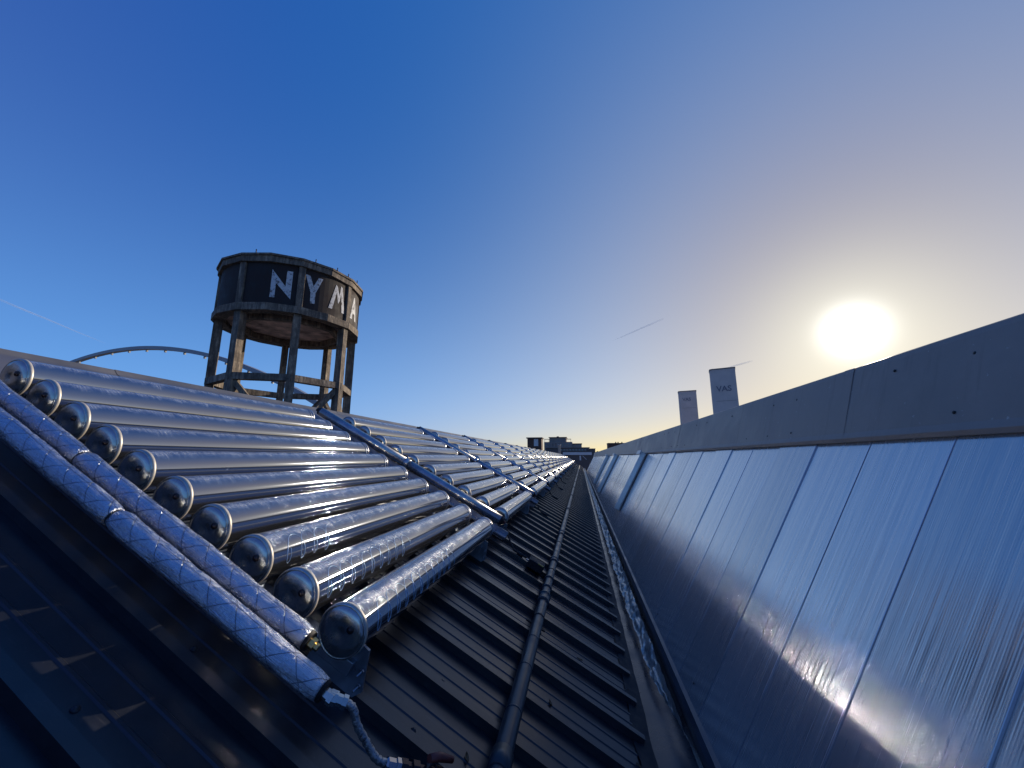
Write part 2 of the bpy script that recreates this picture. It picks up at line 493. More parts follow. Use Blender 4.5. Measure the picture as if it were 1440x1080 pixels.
# crinkled foil membrane lying along the far side of the gutter
NY, NX = 1100, 12
vs = []
for j in range(NY):
    y = 2.75 + (j/(NY-1))**1.6*46
    for i in range(NX):
        u = i/(NX-1)
        far = min(1, max(0, (y-3.3)/1.6))
        x = .478 - .035*far + (.060+.035*far)*u; z = -1.645 + .085*u**1.5 + .02*far
        w = noise.noise(Vector((u*2.2, y*3.6, 3)))*.030 + noise.noise(Vector((u*4, y*11, 8)))*.020
        edge = (noise.noise(Vector((0, y*3.1, 5))) + .6*noise.noise(Vector((0, y*11, 2))))*.030*(1-u)
        fade = min(1, max(0, (y-2.75)/.7))
        x += edge + (1-fade)*.085*(1-u)
        vs.append(Vector((x, y, z + w + .012))-gb)
b = MB(); b.add(vs, [(j*NX+i, j*NX+i+1, (j+1)*NX+i+1, (j+1)*NX+i) for j in range(NY-1) for i in range(NX-1)], True)
mem = b.build('foil_membrane', M['lead'], gt)
mem['label'] = 'crinkled silvery foil strip'
# black lap between roof edge and gutter
vs = []; NY = 300
for j in range(NY):
    y = .4 + (j/(NY-1))**1.5*52
    for i in range(5):
        u = i/4
        x = .245 + .10*u + (noise.noise(Vector((0, y*4, 11)))*.022 + noise.noise(Vector((0, y*14, 1)))*.010)*(1 if i == 0 else .4)
        z = -1.545 - .035*u + noise.noise(Vector((u*3, y*6, 4)))*.010
        vs.append(Vector((x, y, z))-gb)
b = MB(); b.add(vs, [(j*5+i, j*5+i+1, (j+1)*5+i+1, (j+1)*5+i) for j in range(NY-1) for i in range(4)], True)
b.build('black_lap_strip', M['black'], gt)
tag(gt, 'dark valley gutter with crinkled foil at the foot of the clad face', 'gutter')

# ------------------------------------------------------------------ drain pipe on the ribs
cd = empty('drain_pipe', PL(-.25, 1.168, 0)); cb_ = Vector(cd.location)
def cs(y): return PL(-.245 - .0035*max(0, y-2), 1.168, y) - cb_
ys = [-3, 0, 1, 1.6, 2.2, 2.8, 3.4, 4, 5, 6, 8, 10, 13, 17, 22, 28, 35, 42, 50, 58, 64]
b = MB(); b.tube([cs(y) for y in ys], .039, 24); b.build('pipe_run', M['plastic'], cd)
def collar(y, L, r, lips=True):
    b = MB(); a = cs(y)
    r -= .007; pr = [(0, .039), (0, r+.005), (.020, r+.005), (.024, r), (L-.024, r), (L-.020, r+.005), (L, r+.005), (L, .039)] if lips else [(0, .039), (0, r), (L, r), (L, .039)]
    b.lathe(pr, 24, a, (0, 1, 0)); return b.build('coupling', M['plastic'], cd)
for y, L, r, lp in ((1.62, .10, .052, False), (1.96, .012, .0475, False), (2.34, .012, .0475, False), (2.68, .012, .0475, False), (3.34, .16, .054, True), (3.66, .045, .054, False), (3.92, .03, .055, False),
                    (4.55, .12, .053, True), (6.1, .22, .054, True), (9.0, .2, .054, True), (12.2, .2, .054, True), (15.5, .2, .054, True), (19, .2, .054, True), (24, .2, .054, True), (30, .2, .054, True)):
    collar(y, L, r, lp)
for y in (1.35, 3.02, 4.2, 5.5, 7.5, 10.5, 14):
    b = MB(); p = cs(y)
    b.lathe([(0, .0392), (0, .042), (.020, .042), (.020, .0392)], 20, p, (0, 1, 0))
    b.box(p - UL*.046 + Vector((0, .011, 0)), EL*.075, (0, .012, 0), UL*.005)
    b.build('pipe_clip', M['black'], cd)
tag(cd, 'long dark plastic drain pipe with couplings lying along the black roof', 'pipe')

# ------------------------------------------------------------------ solar collectors
S0, DS, TR, TY0, TY1, PER = .495, .2465, .0960, 1.455, 3.665, 2.935
def make_tube(parent, s, D, first):
    """one glass tube with its cap; local frame: y along the tube, z = roof normal"""
    rot = Matrix(((CA, 0, SA), (0, 1, 0), (-SA, 0, CA))).to_4x4()   # x down-slope, z = outward normal
    b = MB(); N = 24; nn = 48
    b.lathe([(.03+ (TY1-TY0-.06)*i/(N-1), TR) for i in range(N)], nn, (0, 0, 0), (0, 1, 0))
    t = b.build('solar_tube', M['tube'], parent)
    b = MB()
    b.lathe([(.0015, 0.0001), (.001, .014), (-.001, .020), (-.002, .040), (-.001, .060), (.002, .076), (.007, .085), (.013, .090)], 40, (0, 0, 0), (0, 1, 0))
    b.lathe([(.013, .089), (.009, .0925), (.012, .0965), (.0165, .097)], 40, (0, 0, 0), (0, 1, 0))
    b.build('end_cap', M['cap'], t)
    b = MB(); b.lathe([(.0165, .0968), (.017, .0990), (.030, .0990), (.032, .0962)], 40, (0, 0, 0), (0, 1, 0)); b.build('cap_rim', M['rim'], t)
    b = MB(); c = Vector((.033, -.002, .033))
    b.lathe([(.004, .0135), (-.004, .0135), (-.006, .0110), (-.003, .0080), (-.008, .0072), (-.009, 0.0001)], 20, c, (0, 1, 0)); b.build('cap_valve', M['bolt'], t)
    L = TY1-TY0
    b = MB(); b.lathe([(L-.030, .0965), (L-.030, .0995), (L-.004, .0995), (L, .092), (L+.004, .0001)], 40, (0, 0, 0), (0, 1, 0)); b.build('end_collar', M['steel'], t)
    b = MB(); b.lathe([(L-.058, .0963), (L-.058, .1), (L-.050, .1), (L-.050, .0963)], 40, (0, 0, 0), (0, 1, 0)); b.build('clamp_band', M['channel'], t)
    t.matrix_local = Matrix.Translation(PL(s, D, 0)) @ rot
    return t
def pipes(root, y, hi=True):
    b = MB(); a, m_, c = PL(.44, .97, y), PL(1.66, .97, y), PL(2.93, .97, y)
    b.tube([a, m_ - EL*.004], .052, 24); b.tube([m_ + EL*.004, c], .052, 24)
    b.lathe([(-.03, .052), (-.03, .056), (.03, .056), (.03, .052)], 24, m_, EL)
    b.build('header_pipe', M['steel'], root)
    b = MB(); b.lathe([(.0, .001), (.0, .030), (.02, .030), (.02, .049), (.034, .049), (.034, .001)], 16, a - EL*.034, EL)
    b.build('pipe_plug', M['black'], root)
    b = MB(); b.lathe([(0, .049), (.03, .049), (.03, .024), (.07, .024), (.07, .001)], 16, c, EL); b.build('top_plug', M['black'], root)
    b = MB(); b.tube([a - EL*.03 + Vector((0, .015, 0)), a - EL*.06 + Vector((0, .015, 0))], .014, 10); b.build('pipe_fitting', M['redf'], root)
    b = MB(); b.box(PL(1.62, 1.055, y-.135), EL*1.32, (0, .048, 0), UL*.006); b.box(PL(1.62, 1.035, y-.09), EL*1.32, (0, .004, 0), UL*.025)
    for k in range(26): b.box(PL(.42+k*.097, 1.045, y-.150), EL*.012, (0, .010, 0), UL*.012)
    b.build('cover_strip', M['channel'], root)
    b = MB(); b.tube([PL(.30, 1.07, y-.05), PL(2.9, 1.07, y-.05)], .040, 16); b.build('return_pipe', M['steel'], root)
def frame(root, y0):
    for yy, nm in ((TY0+.10, 'support_rail'), (TY1-TY0+TY0-.12, 'support_rail')):
        yy = yy - TY0
        b = MB(); b.box(PL(1.66, 1.135, yy), EL*1.25, (0, .030, 0), UL*.028)
        for k in range(10): b.box(PL(S0+DS*k, 1.098, yy), EL*.05, (0, .022, 0), UL*.010)
        b.build(nm, M['channel'], root, bevel=.003)
        b = MB()
        vs = [PL(s, D, yy+q) for q in (-.006, .006) for s, D in ((.60, 1.03), (.385, 1.05), (.335, 1.19), (.36, 1.225), (.60, 1.225))]
        b.add(vs, [(0, 1, 2, 3, 4)[::-1], (5, 6, 7, 8, 9)] + [(i, (i+1) % 5, 5+(i+1) % 5, 5+i) for i in range(5)])
        b.build('end_plate', M['channel'], root)
        b = MB()
        for s, D in ((.37, 1.12), (.355, 1.17), (.42, 1.07)): b.lathe([(0, .004), (-.045, .004), (-.045, .001)], 8, PL(s, D, yy-.006), (0, 1, 0)); b.lathe([(-.006, .009), (-.013, .009)], 6, PL(s, D, yy-.006), (0, 1, 0), False)
        b.build('plate_bolt', M['channel'], root)
def make_collector(first):
    root = empty('solar_collector', (0, TY0, 0))
    t0 = make_tube(root, S0, 1., first)
    index_kids()
    for k in range(1, 10):
        c = copy_tree(t0, root)
        d = PL(S0+DS*k, 1., 0) - PL(S0, 1., 0)
        c.location = Vector(t0.location) + d + Vector((0, random.uniform(-.004, .004), 0)) + UL*random.uniform(-.002, .002)
        rr = c.rotation_euler.copy(); rr.z += random.uniform(-.0012, .0012); c.rotation_euler = rr
    frame(root, 0)
    return root
proto = make_collector(True)
tag(proto, 'nearest bank of ten silvery solar tubes, its domed end caps facing us', 'solar panel', 'banks of solar tubes up the roof')
index_kids()
NM = 21
names = ['second', 'third', 'fourth', 'fifth', 'sixth', 'seventh', 'eighth', 'ninth', 'tenth', 'eleventh', 'twelfth', 'thirteenth', 'fourteenth', 'fifteenth', 'sixteenth', 'seventeenth', 'eighteenth', 'nineteenth', 'twentieth', 'twenty-first']
# header piping for the copies sits at the near end of each bank
hp = empty('header_manifold', (0, TY0+PER, 0)); pipes(hp, -.25)
b = MB(); c0 = PL(.40, 1.06, -.22)
b.tube([PL(.42, 1.08, .10), PL(.38, 1.10, .12), PL(.27, 1.17, .02), PL(.18, 1.20, -.10), PL(.09, 1.20, -.10), PL(.03, 1.19, -.12)], .010, 8)
b.tube([PL(.14, 1.20, -.10), PL(.07, 1.20, -.10)], .018, 10)
b.build('sensor_cable', M['black'], hp)
index_kids()
group2 = 'steel header pipes between the tube banks'
for i in range(1, NM):
    far = i >= 9
    c = copy_tree(proto, None, 1 if far else 9)
    c.location = (0, TY0 + PER*i, 0)
    tag(c, f'{names[i-1]} bank of ten silvery solar tubes counting away from us', 'solar panel', 'banks of solar tubes up the roof')
    h = hp if i == 1 else copy_tree(hp, None)
    h.location = (0, TY0 + PER*i, 0)
    if i == 1: tag(h, 'steel pipe run up the roof between the nearest and second tube banks', 'pipe', group2)
    else: tag(h, f'steel pipe run up the roof just before the {names[i-1]} tube bank', 'pipe', group2)

# inner coil's reflection drawn as wire loops on the lowest tubes of the nearest bank
tubes = sorted([o for o in bpy.data.objects if o.parent == proto and o.name.startswith('solar_tube')], key=lambda o: o.location.z)
for ti, (o, y0, y1) in enumerate(((tubes[0], .10, 1.05), (tubes[1], .08, .85), (tubes[2], .10, .42))):
    b = MB(); pts = []; turns = (y1-y0)/.085; n = int(turns*40)
    for j in range(n):
        f = j/n; a = 2*PI*turns*f
        th = .55 + .62*math.sin(a) + .03*math.sin(a*.37)         # angle round the tube
        y = y0 + (y1-y0)*f + .030*math.cos(a)
        r = TR + .0008
        pts.append(Vector((r*math.sin(th+.25), y, r*math.cos(th+.25))))
    b.tube(pts, [.0007 if noise.noise(p*14) < .0 else .0012 for p in pts], 5)
    b.build('coil_reflection', M['wire'], o)

# ------------------------------------------------------------------ foil lagged pipes at the near end
def lagged(name, y, D, s0, s1, seam, seed, r0, lab, bulge):
    """local x runs up the slope so that the scrim pattern follows the pipe"""
    e = empty(name, PL(s0, D, y))
    rot = Matrix(((-CA, 0, SA), (0, 1, 0), (SA, 0, CA)))
    m4 = rot.to_4x4(); m4.translation = PL(s0, D, y); 
    e.matrix_world = m4
    L = s1-s0; n = int(L/.011); nn = 40
    def seg(a, b_, nm, sd):
        q = MB(); K = int((b_-a)/.010)
        def fn(i, k, r):
            x = a + (b_-a)*i/K; an = 2*PI*k/nn
            v = Vector((x*7, math.cos(an)*1.3, math.sin(an)*1.3+sd))
            w = noise.noise(v)*.0030 + noise.noise(v*3.1)*.0018 + abs(noise.noise(v*7))*-.0016
            end = min(x-a, b_-x)
            return r + w*bulge - (.006*(1-end/.03) if end < .03 else 0)
        def cen(x): return Vector((x, noise.noise(Vector((x*1.7, sd, 2)))*.006, noise.noise(Vector((x*2.3, sd, 7)))*.005))
        q.tube([cen(a+(b_-a)*i/K) for i in range(K+1)], r0, nn, True, True, fn)
        return q.build(nm, M['foil'], e)
    xs = [0]+seam+[L]
    for i in range(len(xs)-1): seg(xs[i]+(.004 if i else 0), xs[i+1]-(.004 if i < len(xs)-2 else 0), 'foil_jacket', seed+i*3)
    q = MB(); q.tube([Vector((-.012, 0, 0)), Vector((L+.012, 0, 0))], r0-.008, 20); q.build('foam_core', M['black'], e)
    tag(e, lab, 'pipe', 'foil wrapped pipes at the near end of the tubes')
    return e
A = lagged('lagged_pipe', 1.335, 1.0, .545, 3.35, [1.30], 1, .0395, 'shorter foil wrapped pipe running up beside the domed tube caps', 1.)
q = MB(); q.lathe([(-.050, .001), (-.050, .012), (-.035, .012), (-.035, .019), (-.012, .019), (-.012, .0001)], 6, (0, 0, 0), (1, 0, 0), False)
q.build('brass_nut', M['brass'], A)
B = lagged('lagged_pipe', 1.217, 1.0, .375, 3.35, [1.02, 2.1], 21, .038, 'longer foil wrapped pipe on the outer side ending at the braided hose', 1.35)
q = MB()
q.lathe([(-.045, .001), (-.045, .021), (-.030, .021), (-.030, .016), (-.012, .016)], 6, (0, 0, 0), (1, 0, 0), False)
q.build('hex_nut', M['steel'], B)

# braided hose and valve lying on the ribs
hs = empty('braided_hose', PL(.33, 1.05, 1.22)); hb = Vector(hs.location)
P_ = [PL(.335, 1.0, 1.22), PL(.30, 1.0, 1.235), PL(.27, 1.01, 1.25), PL(.235, 1.05, 1.262), PL(.19, 1.09, 1.285), PL(.145, 1.12, 1.30), PL(.11, 1.135, 1.325), PL(.085, 1.14, 1.345)]
pp = []
for i in range(len(P_)-1):
    for k in range(6): 
        a = P_[max(i-1, 0)]; b0 = P_[i]; c = P_[i+1]; d = P_[min(i+2, len(P_)-1)]; t = k/6
        pp.append(.5*((2*b0) + (c-a)*t + (2*a-5*b0+4*c-d)*t*t + (3*b0-a-3*c+d)*t**3) - hb)
pp.append(P_[-1]-hb)
q = MB(); q.tube(pp, [.0115 + .0012*math.sin(i*2.4) for i in range(len(pp))], 14); q.build('hose', M['braid'], hs)
d0 = (P_[1]-P_[0]).normalized()
q = MB(); q.lathe([(-.012, .001), (-.012, .020), (.012, .020), (.012, .016), (.030, .016), (.030, .019), (.045, .019), (.045, .012)], 6, P_[0]-hb, d0, False); q.build('hose_nut', M['steel'], hs)
d1 = (P_[-1]-P_[-2]).normalized()
q = MB(); q.lathe([(-.035, .012), (-.030, .018), (.0, .018), (.0, .022), (.018, .022), (.018, .001)], 8, P_[-1]-hb, d1, False); q.build('crimp_sleeve', M['steel'], hs)
tag(hs, 'short grey braided hose hanging from the lower foil wrapped pipe', 'hose')
vl = empty('valve', P_[-1]); vb = Vector(vl.location); c = Vector((0, 0, 0)); d2 = (PL(-.08, 1.16, 1.47)-P_[-1]).normalized()
q = MB(); q.lathe([(.018, .012), (.018, .023), (.040, .023), (.042, .017), (.058, .017), (.060, .024), (.085, .024), (.088, .015), (.15, .015), (.152, .021), (.175, .021), (.175, .001)], 8, c, d2, False)
q.build('valve_body', M['bolt'], vl)
q = MB(); p = d2*.12; q.lathe([(0, .012), (.035, .010), (.04, .0001)], 10, p, UL); q.build('valve_stem', M['bolt'], vl)
q = MB(); p = d2*.12 + UL*.042; side = (d2.cross(UL)).normalized()
q.tube([p - d2*.01, p + (d2*.5+Vector((0, .3, 0)))*.05, p + (d2*.8+Vector((0, .15, 0)))*.10], [.012, .014, .010], 10); q.build('valve_handle', M['redf'], vl)
tag(vl, 'dark pipe valve with a red handle on the roof at the hose end', 'valve')

# junction block beside the drain pipe
jb = empty('junction_block', PL(-.09, 1.21, 4.2)); o = Vector(jb.location)
q = MB(); q.box(PL(-.085, 1.175, 4.18)-o, EL*.085, (0, .075, 0), UL*.04); q.build('block_body', M['black'], jb, bevel=.006)
q = MB(); q.box(PL(-.06, 1.215, 4.30)-o, EL*.09, (0, .012, 0), UL*.010); q.build('clamp_bar', M['channel'], jb, bevel=.002)
q = MB(); q.box(PL(-.13, 1.130, 4.09)-o, EL*.03, (0, .006, 0), UL*.004); q.build('yellow_tag', simple('yellow tag', (.5, .35, .08), .5), jb)
tag(jb, 'black junction block on the roof beside the drain pipe', 'box')

# ------------------------------------------------------------------ water tower
TA = R(-40.9); TD = 30.
tx, ty = TD*math.sin(TA), TD*math.cos(TA)
wt = empty('water_tower', (tx, ty, -12)); ZB = 12.
b0 = math.atan2(-ty, -tx)
def cyl(phi, r, z): a = b0 + R(phi); return Vector((r*math.cos(a), r*math.sin(a), z+ZB))
NS = 16; PH0 = 3.5
def ring(r0, r1, z0, z1, mat, name, n=NS, jit=0):
    b = MB(); vs = []
    for k in range(n):
        ph = PH0 + 360*k/n
        j = random.uniform(-jit, jit)
        vs += [cyl(ph, r0, z0), cyl(ph, r1+j, z0+j), cyl(ph, r1+j, z1), cyl(ph, r0, z1)]
    fs = []
    for k in range(n):
        a, c = 4*k, 4*((k+1) % n)
        for i in range(4): fs.append((a+i, a+(i+1) % 4, c+(i+1) % 4, c+i))
    b.add(vs, fs); return b.build(name, mat, wt)
ring(4.05, 4.22, 8.9, 11.7, M['tankp'], 'tank_wall', 96)
ring(4.0, 4.46, 11.62, 12.0, M['concrete'], 'top_beam', jit=.015)
ring(4.0, 4.55, 12.0, 12.12, M['concrete'], 'roof_edge', jit=.02)
ring(3.75, 4.44, 8.55, 9.0, M['concrete'], 'lower_beam', jit=.02)
ring(3.0, 3.3, 8.40, 8.8, M['concrete'], 'inner_beam', 8)
b = MB(); b.add([cyl(PH0+360*k/NS, 4.1, 12.06) for k in range(NS)], [tuple(range(NS))]); b.build('tank_lid', M['concrete'], wt)
b = MB(); b.add([cyl(PH0+360*k/NS, 4.1, 8.82) for k in range(NS)] , [tuple(range(NS))]); b.build('tank_floor', M['soffit'], wt)
for k in range(8):
    ph = PH0 + 45*k
    a, c = cyl(ph, 4.02, -ZB), cyl(ph, 4.02, 8.6)
    rad = (cyl(ph, 1, 0)-cyl(ph, 0, 0)).normalized(); rad.z = 0
    tan = Vector((-rad.y, rad.x, 0))
    b = MB(); K = 10; vs = []
    for j in range(K+1):
        z = -ZB + (8.6+ZB)*j/K; w = .21 + random.uniform(-.012, .012)
        p = cyl(ph, 4.05, z)
        vs += [p+rad*w+tan*w*1., p-rad*w*1.25+tan*w, p-rad*w*1.25-tan*w, p+rad*w-tan*w]
    b.add(vs, [(4*j+i, 4*j+(i+1) % 4, 4*j+4+(i+1) % 4, 4*j+4+i) for j in range(K) for i in range(4)])
    b.build('column', M['concrete'], wt)
    b = MB(); p = cyl(ph, 4.25, 10.3); b.box(p, rad*.09, tan*.19, (0, 0, 1.36)); b.build('pilaster', M['concrete'], wt, bevel=.02)
ring(3.85, 4.30, 4.42, 4.82, M['concrete'], 'ring_beam', 8, jit=.015)
for k in (7, 1, 3, 5):
    for dk in (-1, 1):
        a = cyl(PH0+45*k, 4.0, 4.5); c = cyl(PH0+45*(k+dk), 4.0, .8)
        b = MB(); b.bar(a, c, .26, .28); b.build('diagonal_brace', M['concrete'], wt)
b = MB()
for ph in (-30, 12, 30, 42, 55): b.tube([cyl(ph, 4.5, 12.1), cyl(ph, 4.5, 12.3)], .03, 6)
b.build('roof_stub', M['bolt'], wt)
def rface(phi):                      # radius of the 16-sided face at that angle
    q = (phi-PH0) % 22.5 - 11.25
    return 4.235
def letter(polys):
    b = MB()
    for q in polys:
        K = 8; vs = []
        A_, B_, C_, D_ = [Vector((x, z)) for x, z in q]
        for i in range(K+1):
            for j in range(K+1):
                u, v = i/K, j/K
                p = (A_*(1-u)+B_*u)*(1-v) + (D_*(1-u)+C_*u)*v
                vs.append(cyl(p.x, rface(p.x)+.001*len(b.f)/64, p.y))
        b.add(vs, [(i*(K+1)+j, (i+1)*(K+1)+j, (i+1)*(K+1)+j+1, i*(K+1)+j+1) for i in range(K) for j in range(K)])
    o = b.build('painted_letter', M['letter'], wt)
letter([[(-18, 9.42), (-14.4, 9.42), (-14.4, 10.75), (-18, 11.2)], [(-18, 11.2), (-7.5, 10.2), (-3, 9.42), (-14.5, 10.35)], [(-7.3, 11.22), (-3, 11.22), (-3, 9.42), (-7.3, 10.1)]])
letter([[(6.2, 11.25), (9.8, 11.25), (13.4, 10.5), (11.0, 10.15)], [(16.6, 11.25), (20.3, 11.25), (15.0, 10.15), (12.6, 10.5)], [(11.1, 10.55), (15.0, 10.55), (15.2, 9.45), (11.4, 9.45)]])
letter([[(27, 9.5), (30.6, 9.5), (34.8, 11.0), (32.8, 11.25)], [(32.8, 11.25), (34.6, 11.15), (38.2, 10.3), (36.2, 10.0)], [(36.2, 10.0), (37.6, 10.2), (40.0, 11.2), (38.2, 11.3)], [(38.2, 11.3), (40.0, 11.25), (44.6, 9.5), (41, 9.5)]])
letter([[(53.5, 9.5), (57.3, 9.5), (61, 11.1), (59, 11.15)], [(59, 11.15), (61, 11.15), (67.3, 9.5), (63.6, 9.5)], [(57, 9.95), (64, 9.95), (63.2, 10.3), (57.8, 10.3)]])
tag(wt, 'old concrete water tower on eight legs with NYMA painted on its dark tank', 'water tower')

# ------------------------------------------------------------------ far bridge arch
ps = R(-10); dr = Vector((math.cos(ps), math.sin(ps), 0)); ac = Vector((280*math.sin(R(-50)), 280*math.cos(R(-50)), 0))
side = Vector((-dr.y, dr.x, 0))
def az_(t): return -.00141672*t*t - .228944*t + 58.99
br = empty('bridge_arch', ac + Vector((0, 0, -12)))
q = MB(); vs = []; K = 60
for i in range(K+1):
    t = -315 + (470)*i/K; z = az_(t)+12
    sl = -.0028334*t - .228944; nv = Vector((0, 0, 1)) - dr*sl; nv.normalize()
    c = dr*t + Vector((0, 0, z)); hw, hh = 1.3, .95 + .5*abs(i/K-.4)
    vs += [c+side*hw+nv*hh, c+side*hw-nv*hh, c-side*hw-nv*hh, c-side*hw+nv*hh]
q.add(vs, [(4*j+i, 4*j+(i+1) % 4, 4*j+4+(i+1) % 4, 4*j+4+i) for j in range(K) for i in range(4)])
q.build('arch_rib', M['arch'], br)
for i in range(24):
    t = -290 + i*18.5; z = az_(t)+12
    if z < 16: continue
    q = MB(); q.abox(-.45, .45, -.45, .45, -2.4, -1.0)
    for v in q.v: v += dr*t + Vector((0, 0, z))
    q.build('hanger', M['arch'], br)
q = MB(); q.box(dr*-80 + Vector((0, 0, 13)), dr*236, side*9, (0, 0, .8)); q.build('deck', M['arch'], br)
tag(br, 'slender pale arch of a distant bridge behind the water tower', 'bridge')

# ------------------------------------------------------------------ silo towers
def silo(az, half, ztan0, d, cap, lab, text, tz, tsize):
    c = Vector((d*math.sin(R(az)), d*math.cos(R(az)), -12))
    e = empty('silo_tower', c); e.rotation_euler = (0, 0, -R(az))
    h = ztan0*d + 12; w = d*math.tan(R(half))
    b = MB(); vs = []
    prof = [(-w, -.3*w), (-.93*w, -.85*w), (-.78*w, -w), (.93*w, -w), (w, -.93*w), (w, w), (-w, w)]
    for z in (0, h-.5):
        vs += [(x, y, z) for x, y in prof]
    m_ = len(prof)
    b.add(vs, [(i, (i+1) % m_, m_+(i+1) % m_, m_+i) for i in range(m_)] + [tuple(range(m_, 2*m_))])
    b.build('shaft', M['tower'], e)
    b = MB(); vs = [(x*1.03, y*1.03, z) for z in (h-.5, h) for x, y in prof]
    b.add(vs, [(i, (i+1) % m_, m_+(i+1) % m_, m_+i) for i in range(m_)] + [tuple(range(m_, 2*m_)), tuple(range(m_))[::-1]])
    b.build('rim', M['block'], e)
    b = MB(); zz = tz*d+12
    b.box((.1*w, -w-.02, zz-4.2), (.75*w, 0, 0), (0, .02, 0), (0, 0, .06)); b.build('seam', M['block'], e)
    cu = bpy.data.curves.new('lettering', 'FONT'); cu.body = text; cu.size = tsize; cu.extrude = .04; cu.offset = .03*tsize*.5
    cu.align_x = 'LEFT'
    to = bpy.data.objects.new('lettering', cu); COL.objects.link(to)
    dg = bpy.context.evaluated_depsgraph_get(); me = bpy.data.meshes.new_from_object(to.evaluated_get(dg))
    bpy.data.objects.remove(to)
    o = bpy.data.objects.new('lettering', me); COL.objects.link(o); o.parent = e
    me.materials.clear(); me.materials.append(M['print'])
    o.location = (-.55*w, -w-.06, zz); o.rotation_euler = (R(90), 0, 0)
    tag(e, lab, 'silo', 'two pale silo towers beyond the clad roof')
    return e
silo(19.3, 1.5, .199, 190, 1, 'taller nearer pale silo tower below and left of the sun', 'VAS', .146, 3.3)
silo(14.85, 1.13, .154, 250, 1, 'smaller farther pale silo tower, left of the taller one', 'VAS', .130, 2.6)

# ------------------------------------------------------------------ skyline buildings at the end of the valley
def bx(x0, x1, y0, y1, z0, z1, name, mat, parent):
    b = MB(); b.abox(x0, x1, y0, y1, z0, z1); o = b.build(name, mat, parent); return o
K1 = 1/541.
def X(u, y): return (u-816.1)*K1*y*1.02
def Z(v, y): return (643.2-v)*K1*y*1.02
def house(name, y, loc): 
    return empty(name, loc)
y = 95.; e = empty('brown_stair_tower', (X(755, y), y, -12)); cx_ = X(755, y)
bx(X(745, y)-cx_, X(764.5, y)-cx_, 0, 4, 0, Z(617.6, y)+12, 'wall', M['brown'], e)
bx(X(743.6, y)-cx_, X(766, y)-cx_, -.3, 4.3, Z(617.6, y)+12, Z(616.2, y)+12, 'roof', M['blockd'], e)
bx(X(754, y)-cx_, X(760, y)-cx_, -.06, .1, Z(628, y)+12, Z(618.6, y)+12, 'window', M['pale'], e)
tag(e, 'brown box shaped stair tower with one pale window above the tubes', 'building')
y = 170.; e = empty('apartment_block', (X(790, y), y, -12)); cx_ = X(790, y)
bx(X(768, y)-cx_, X(806, y)-cx_, 0, 14, 0, Z(622.6, y)+12, 'wall', M['block'], e)
bx(X(775, y)-cx_, X(797.7, y)-cx_, 1, 12, Z(622.6, y)+12, Z(616.6, y)+12, 'penthouse', M['block'], e)
bx(X(774, y)-cx_, X(798.7, y)-cx_, .5, 12.5, Z(616.6, y)+12, Z(615.9, y)+12, 'roof', M['blockd'], e)
bx(X(784.5, y)-cx_, X(787.5, y)-cx_, 4, 6, Z(615.9, y)+12, Z(614.4, y)+12, 'plant_room', M['blockd'], e)
bx(X(804, y)-cx_, X(818.4, y)-cx_, 2, 14, 0, Z(625, y)+12, 'wing', M['block'], e)
bx(X(803.5, y)-cx_, X(819, y)-cx_, 1.6, 14.4, Z(625, y)+12, Z(624.5, y)+12, 'wing_roof', M['blockd'], e)
for a, c in ((768, 775), (797.7, 804.5)):
    bx(X(a, y)-cx_, X(c, y)-cx_, 1, 3, Z(618.9, y)+12, Z(618.4, y)+12, 'canopy', M['blockd'], e)
    for u in (a+.6, c-.6): bx(X(u, y)-cx_-.06, X(u, y)-cx_+.06, 1.2, 1.4, Z(622.6, y)+12, Z(618.9, y)+12, 'canopy_post', M['blockd'], e)
for fl in range(4):
    v = 624.6+fl*2.6
    for wi in range(8):
        u = 769.5+wi*4.4
        bx(X(u, y)-cx_, X(u+2.6, y)-cx_, -.05, .1, Z(v+1.4, y)+12, Z(v, y)+12, 'window', M['glass'], e)
for wi in range(3):
    for v in (627, 629.6): bx(X(807+wi*3.8, y)-cx_, X(809+wi*3.8, y)-cx_, 1.95, 2.1, Z(v+1.3, y)+12, Z(v, y)+12, 'window', M['glass'], e)
tag(e, 'grey stepped apartment block with penthouse at the end of the valley', 'building')
y = 140.; e = empty('low_long_building', (X(800, y), y, -12)); cx_ = X(800, y)
bx(X(770, y)-cx_, X(828, y)-cx_, 0, 8, 0, Z(630.5, y)+12, 'wall', M['blockd'], e)
bx(X(769, y)-cx_, X(829, y)-cx_, -.3, 8.3, Z(630.5, y)+12, Z(629.9, y)+12, 'roof', M['block'], e)
for wi in range(9): bx(X(790+wi*4, y)-cx_, X(792.4+wi*4, y)-cx_, -.05, .1, Z(634.5, y)+12, Z(632, y)+12, 'window', M['glass'], e)
tag(e, 'long low dark building in front of the grey apartment block', 'building')
y = 110.; e = empty('flue_stack', (X(788.5, y), y, -12))
b = MB(); b.lathe([(0, .35), (Z(627, y)+12, .35), (Z(627, y)+12, .45), (Z(626.3, y)+12, .45), (Z(626.3, y)+12, .001)], 16, (0, 0, 0), (0, 0, 1)); b.build('pipe', M['pale'], e)
tag(e, 'pale flue stack rising in front of the apartment block', 'chimney')
y = 74.; e = empty('end_building', (0, y, -12))
bx(-3.0, 1.9, 0, 6, 0, Z(640, y)+12, 'wall', M['blockd'], e)
bx(-3.2, 2.1, -.2, 6.2, Z(640, y)+12, Z(636.4, y)+12, 'fascia', M['pale'], e)
bx(X(815, y), X(817, y), -.06, .1, Z(647, y)+12, Z(641, y)+12, 'door', M['pale'], e)
b = MB(); b.bar((X(819, y), -.3, Z(641, y)+12), (X(824, y), -.3, Z(646, y)+12), .08, .08); b.build('handrail', M['pale'], e)
tag(e, 'dark walled roof building with a pale fascia closing the valley', 'building')
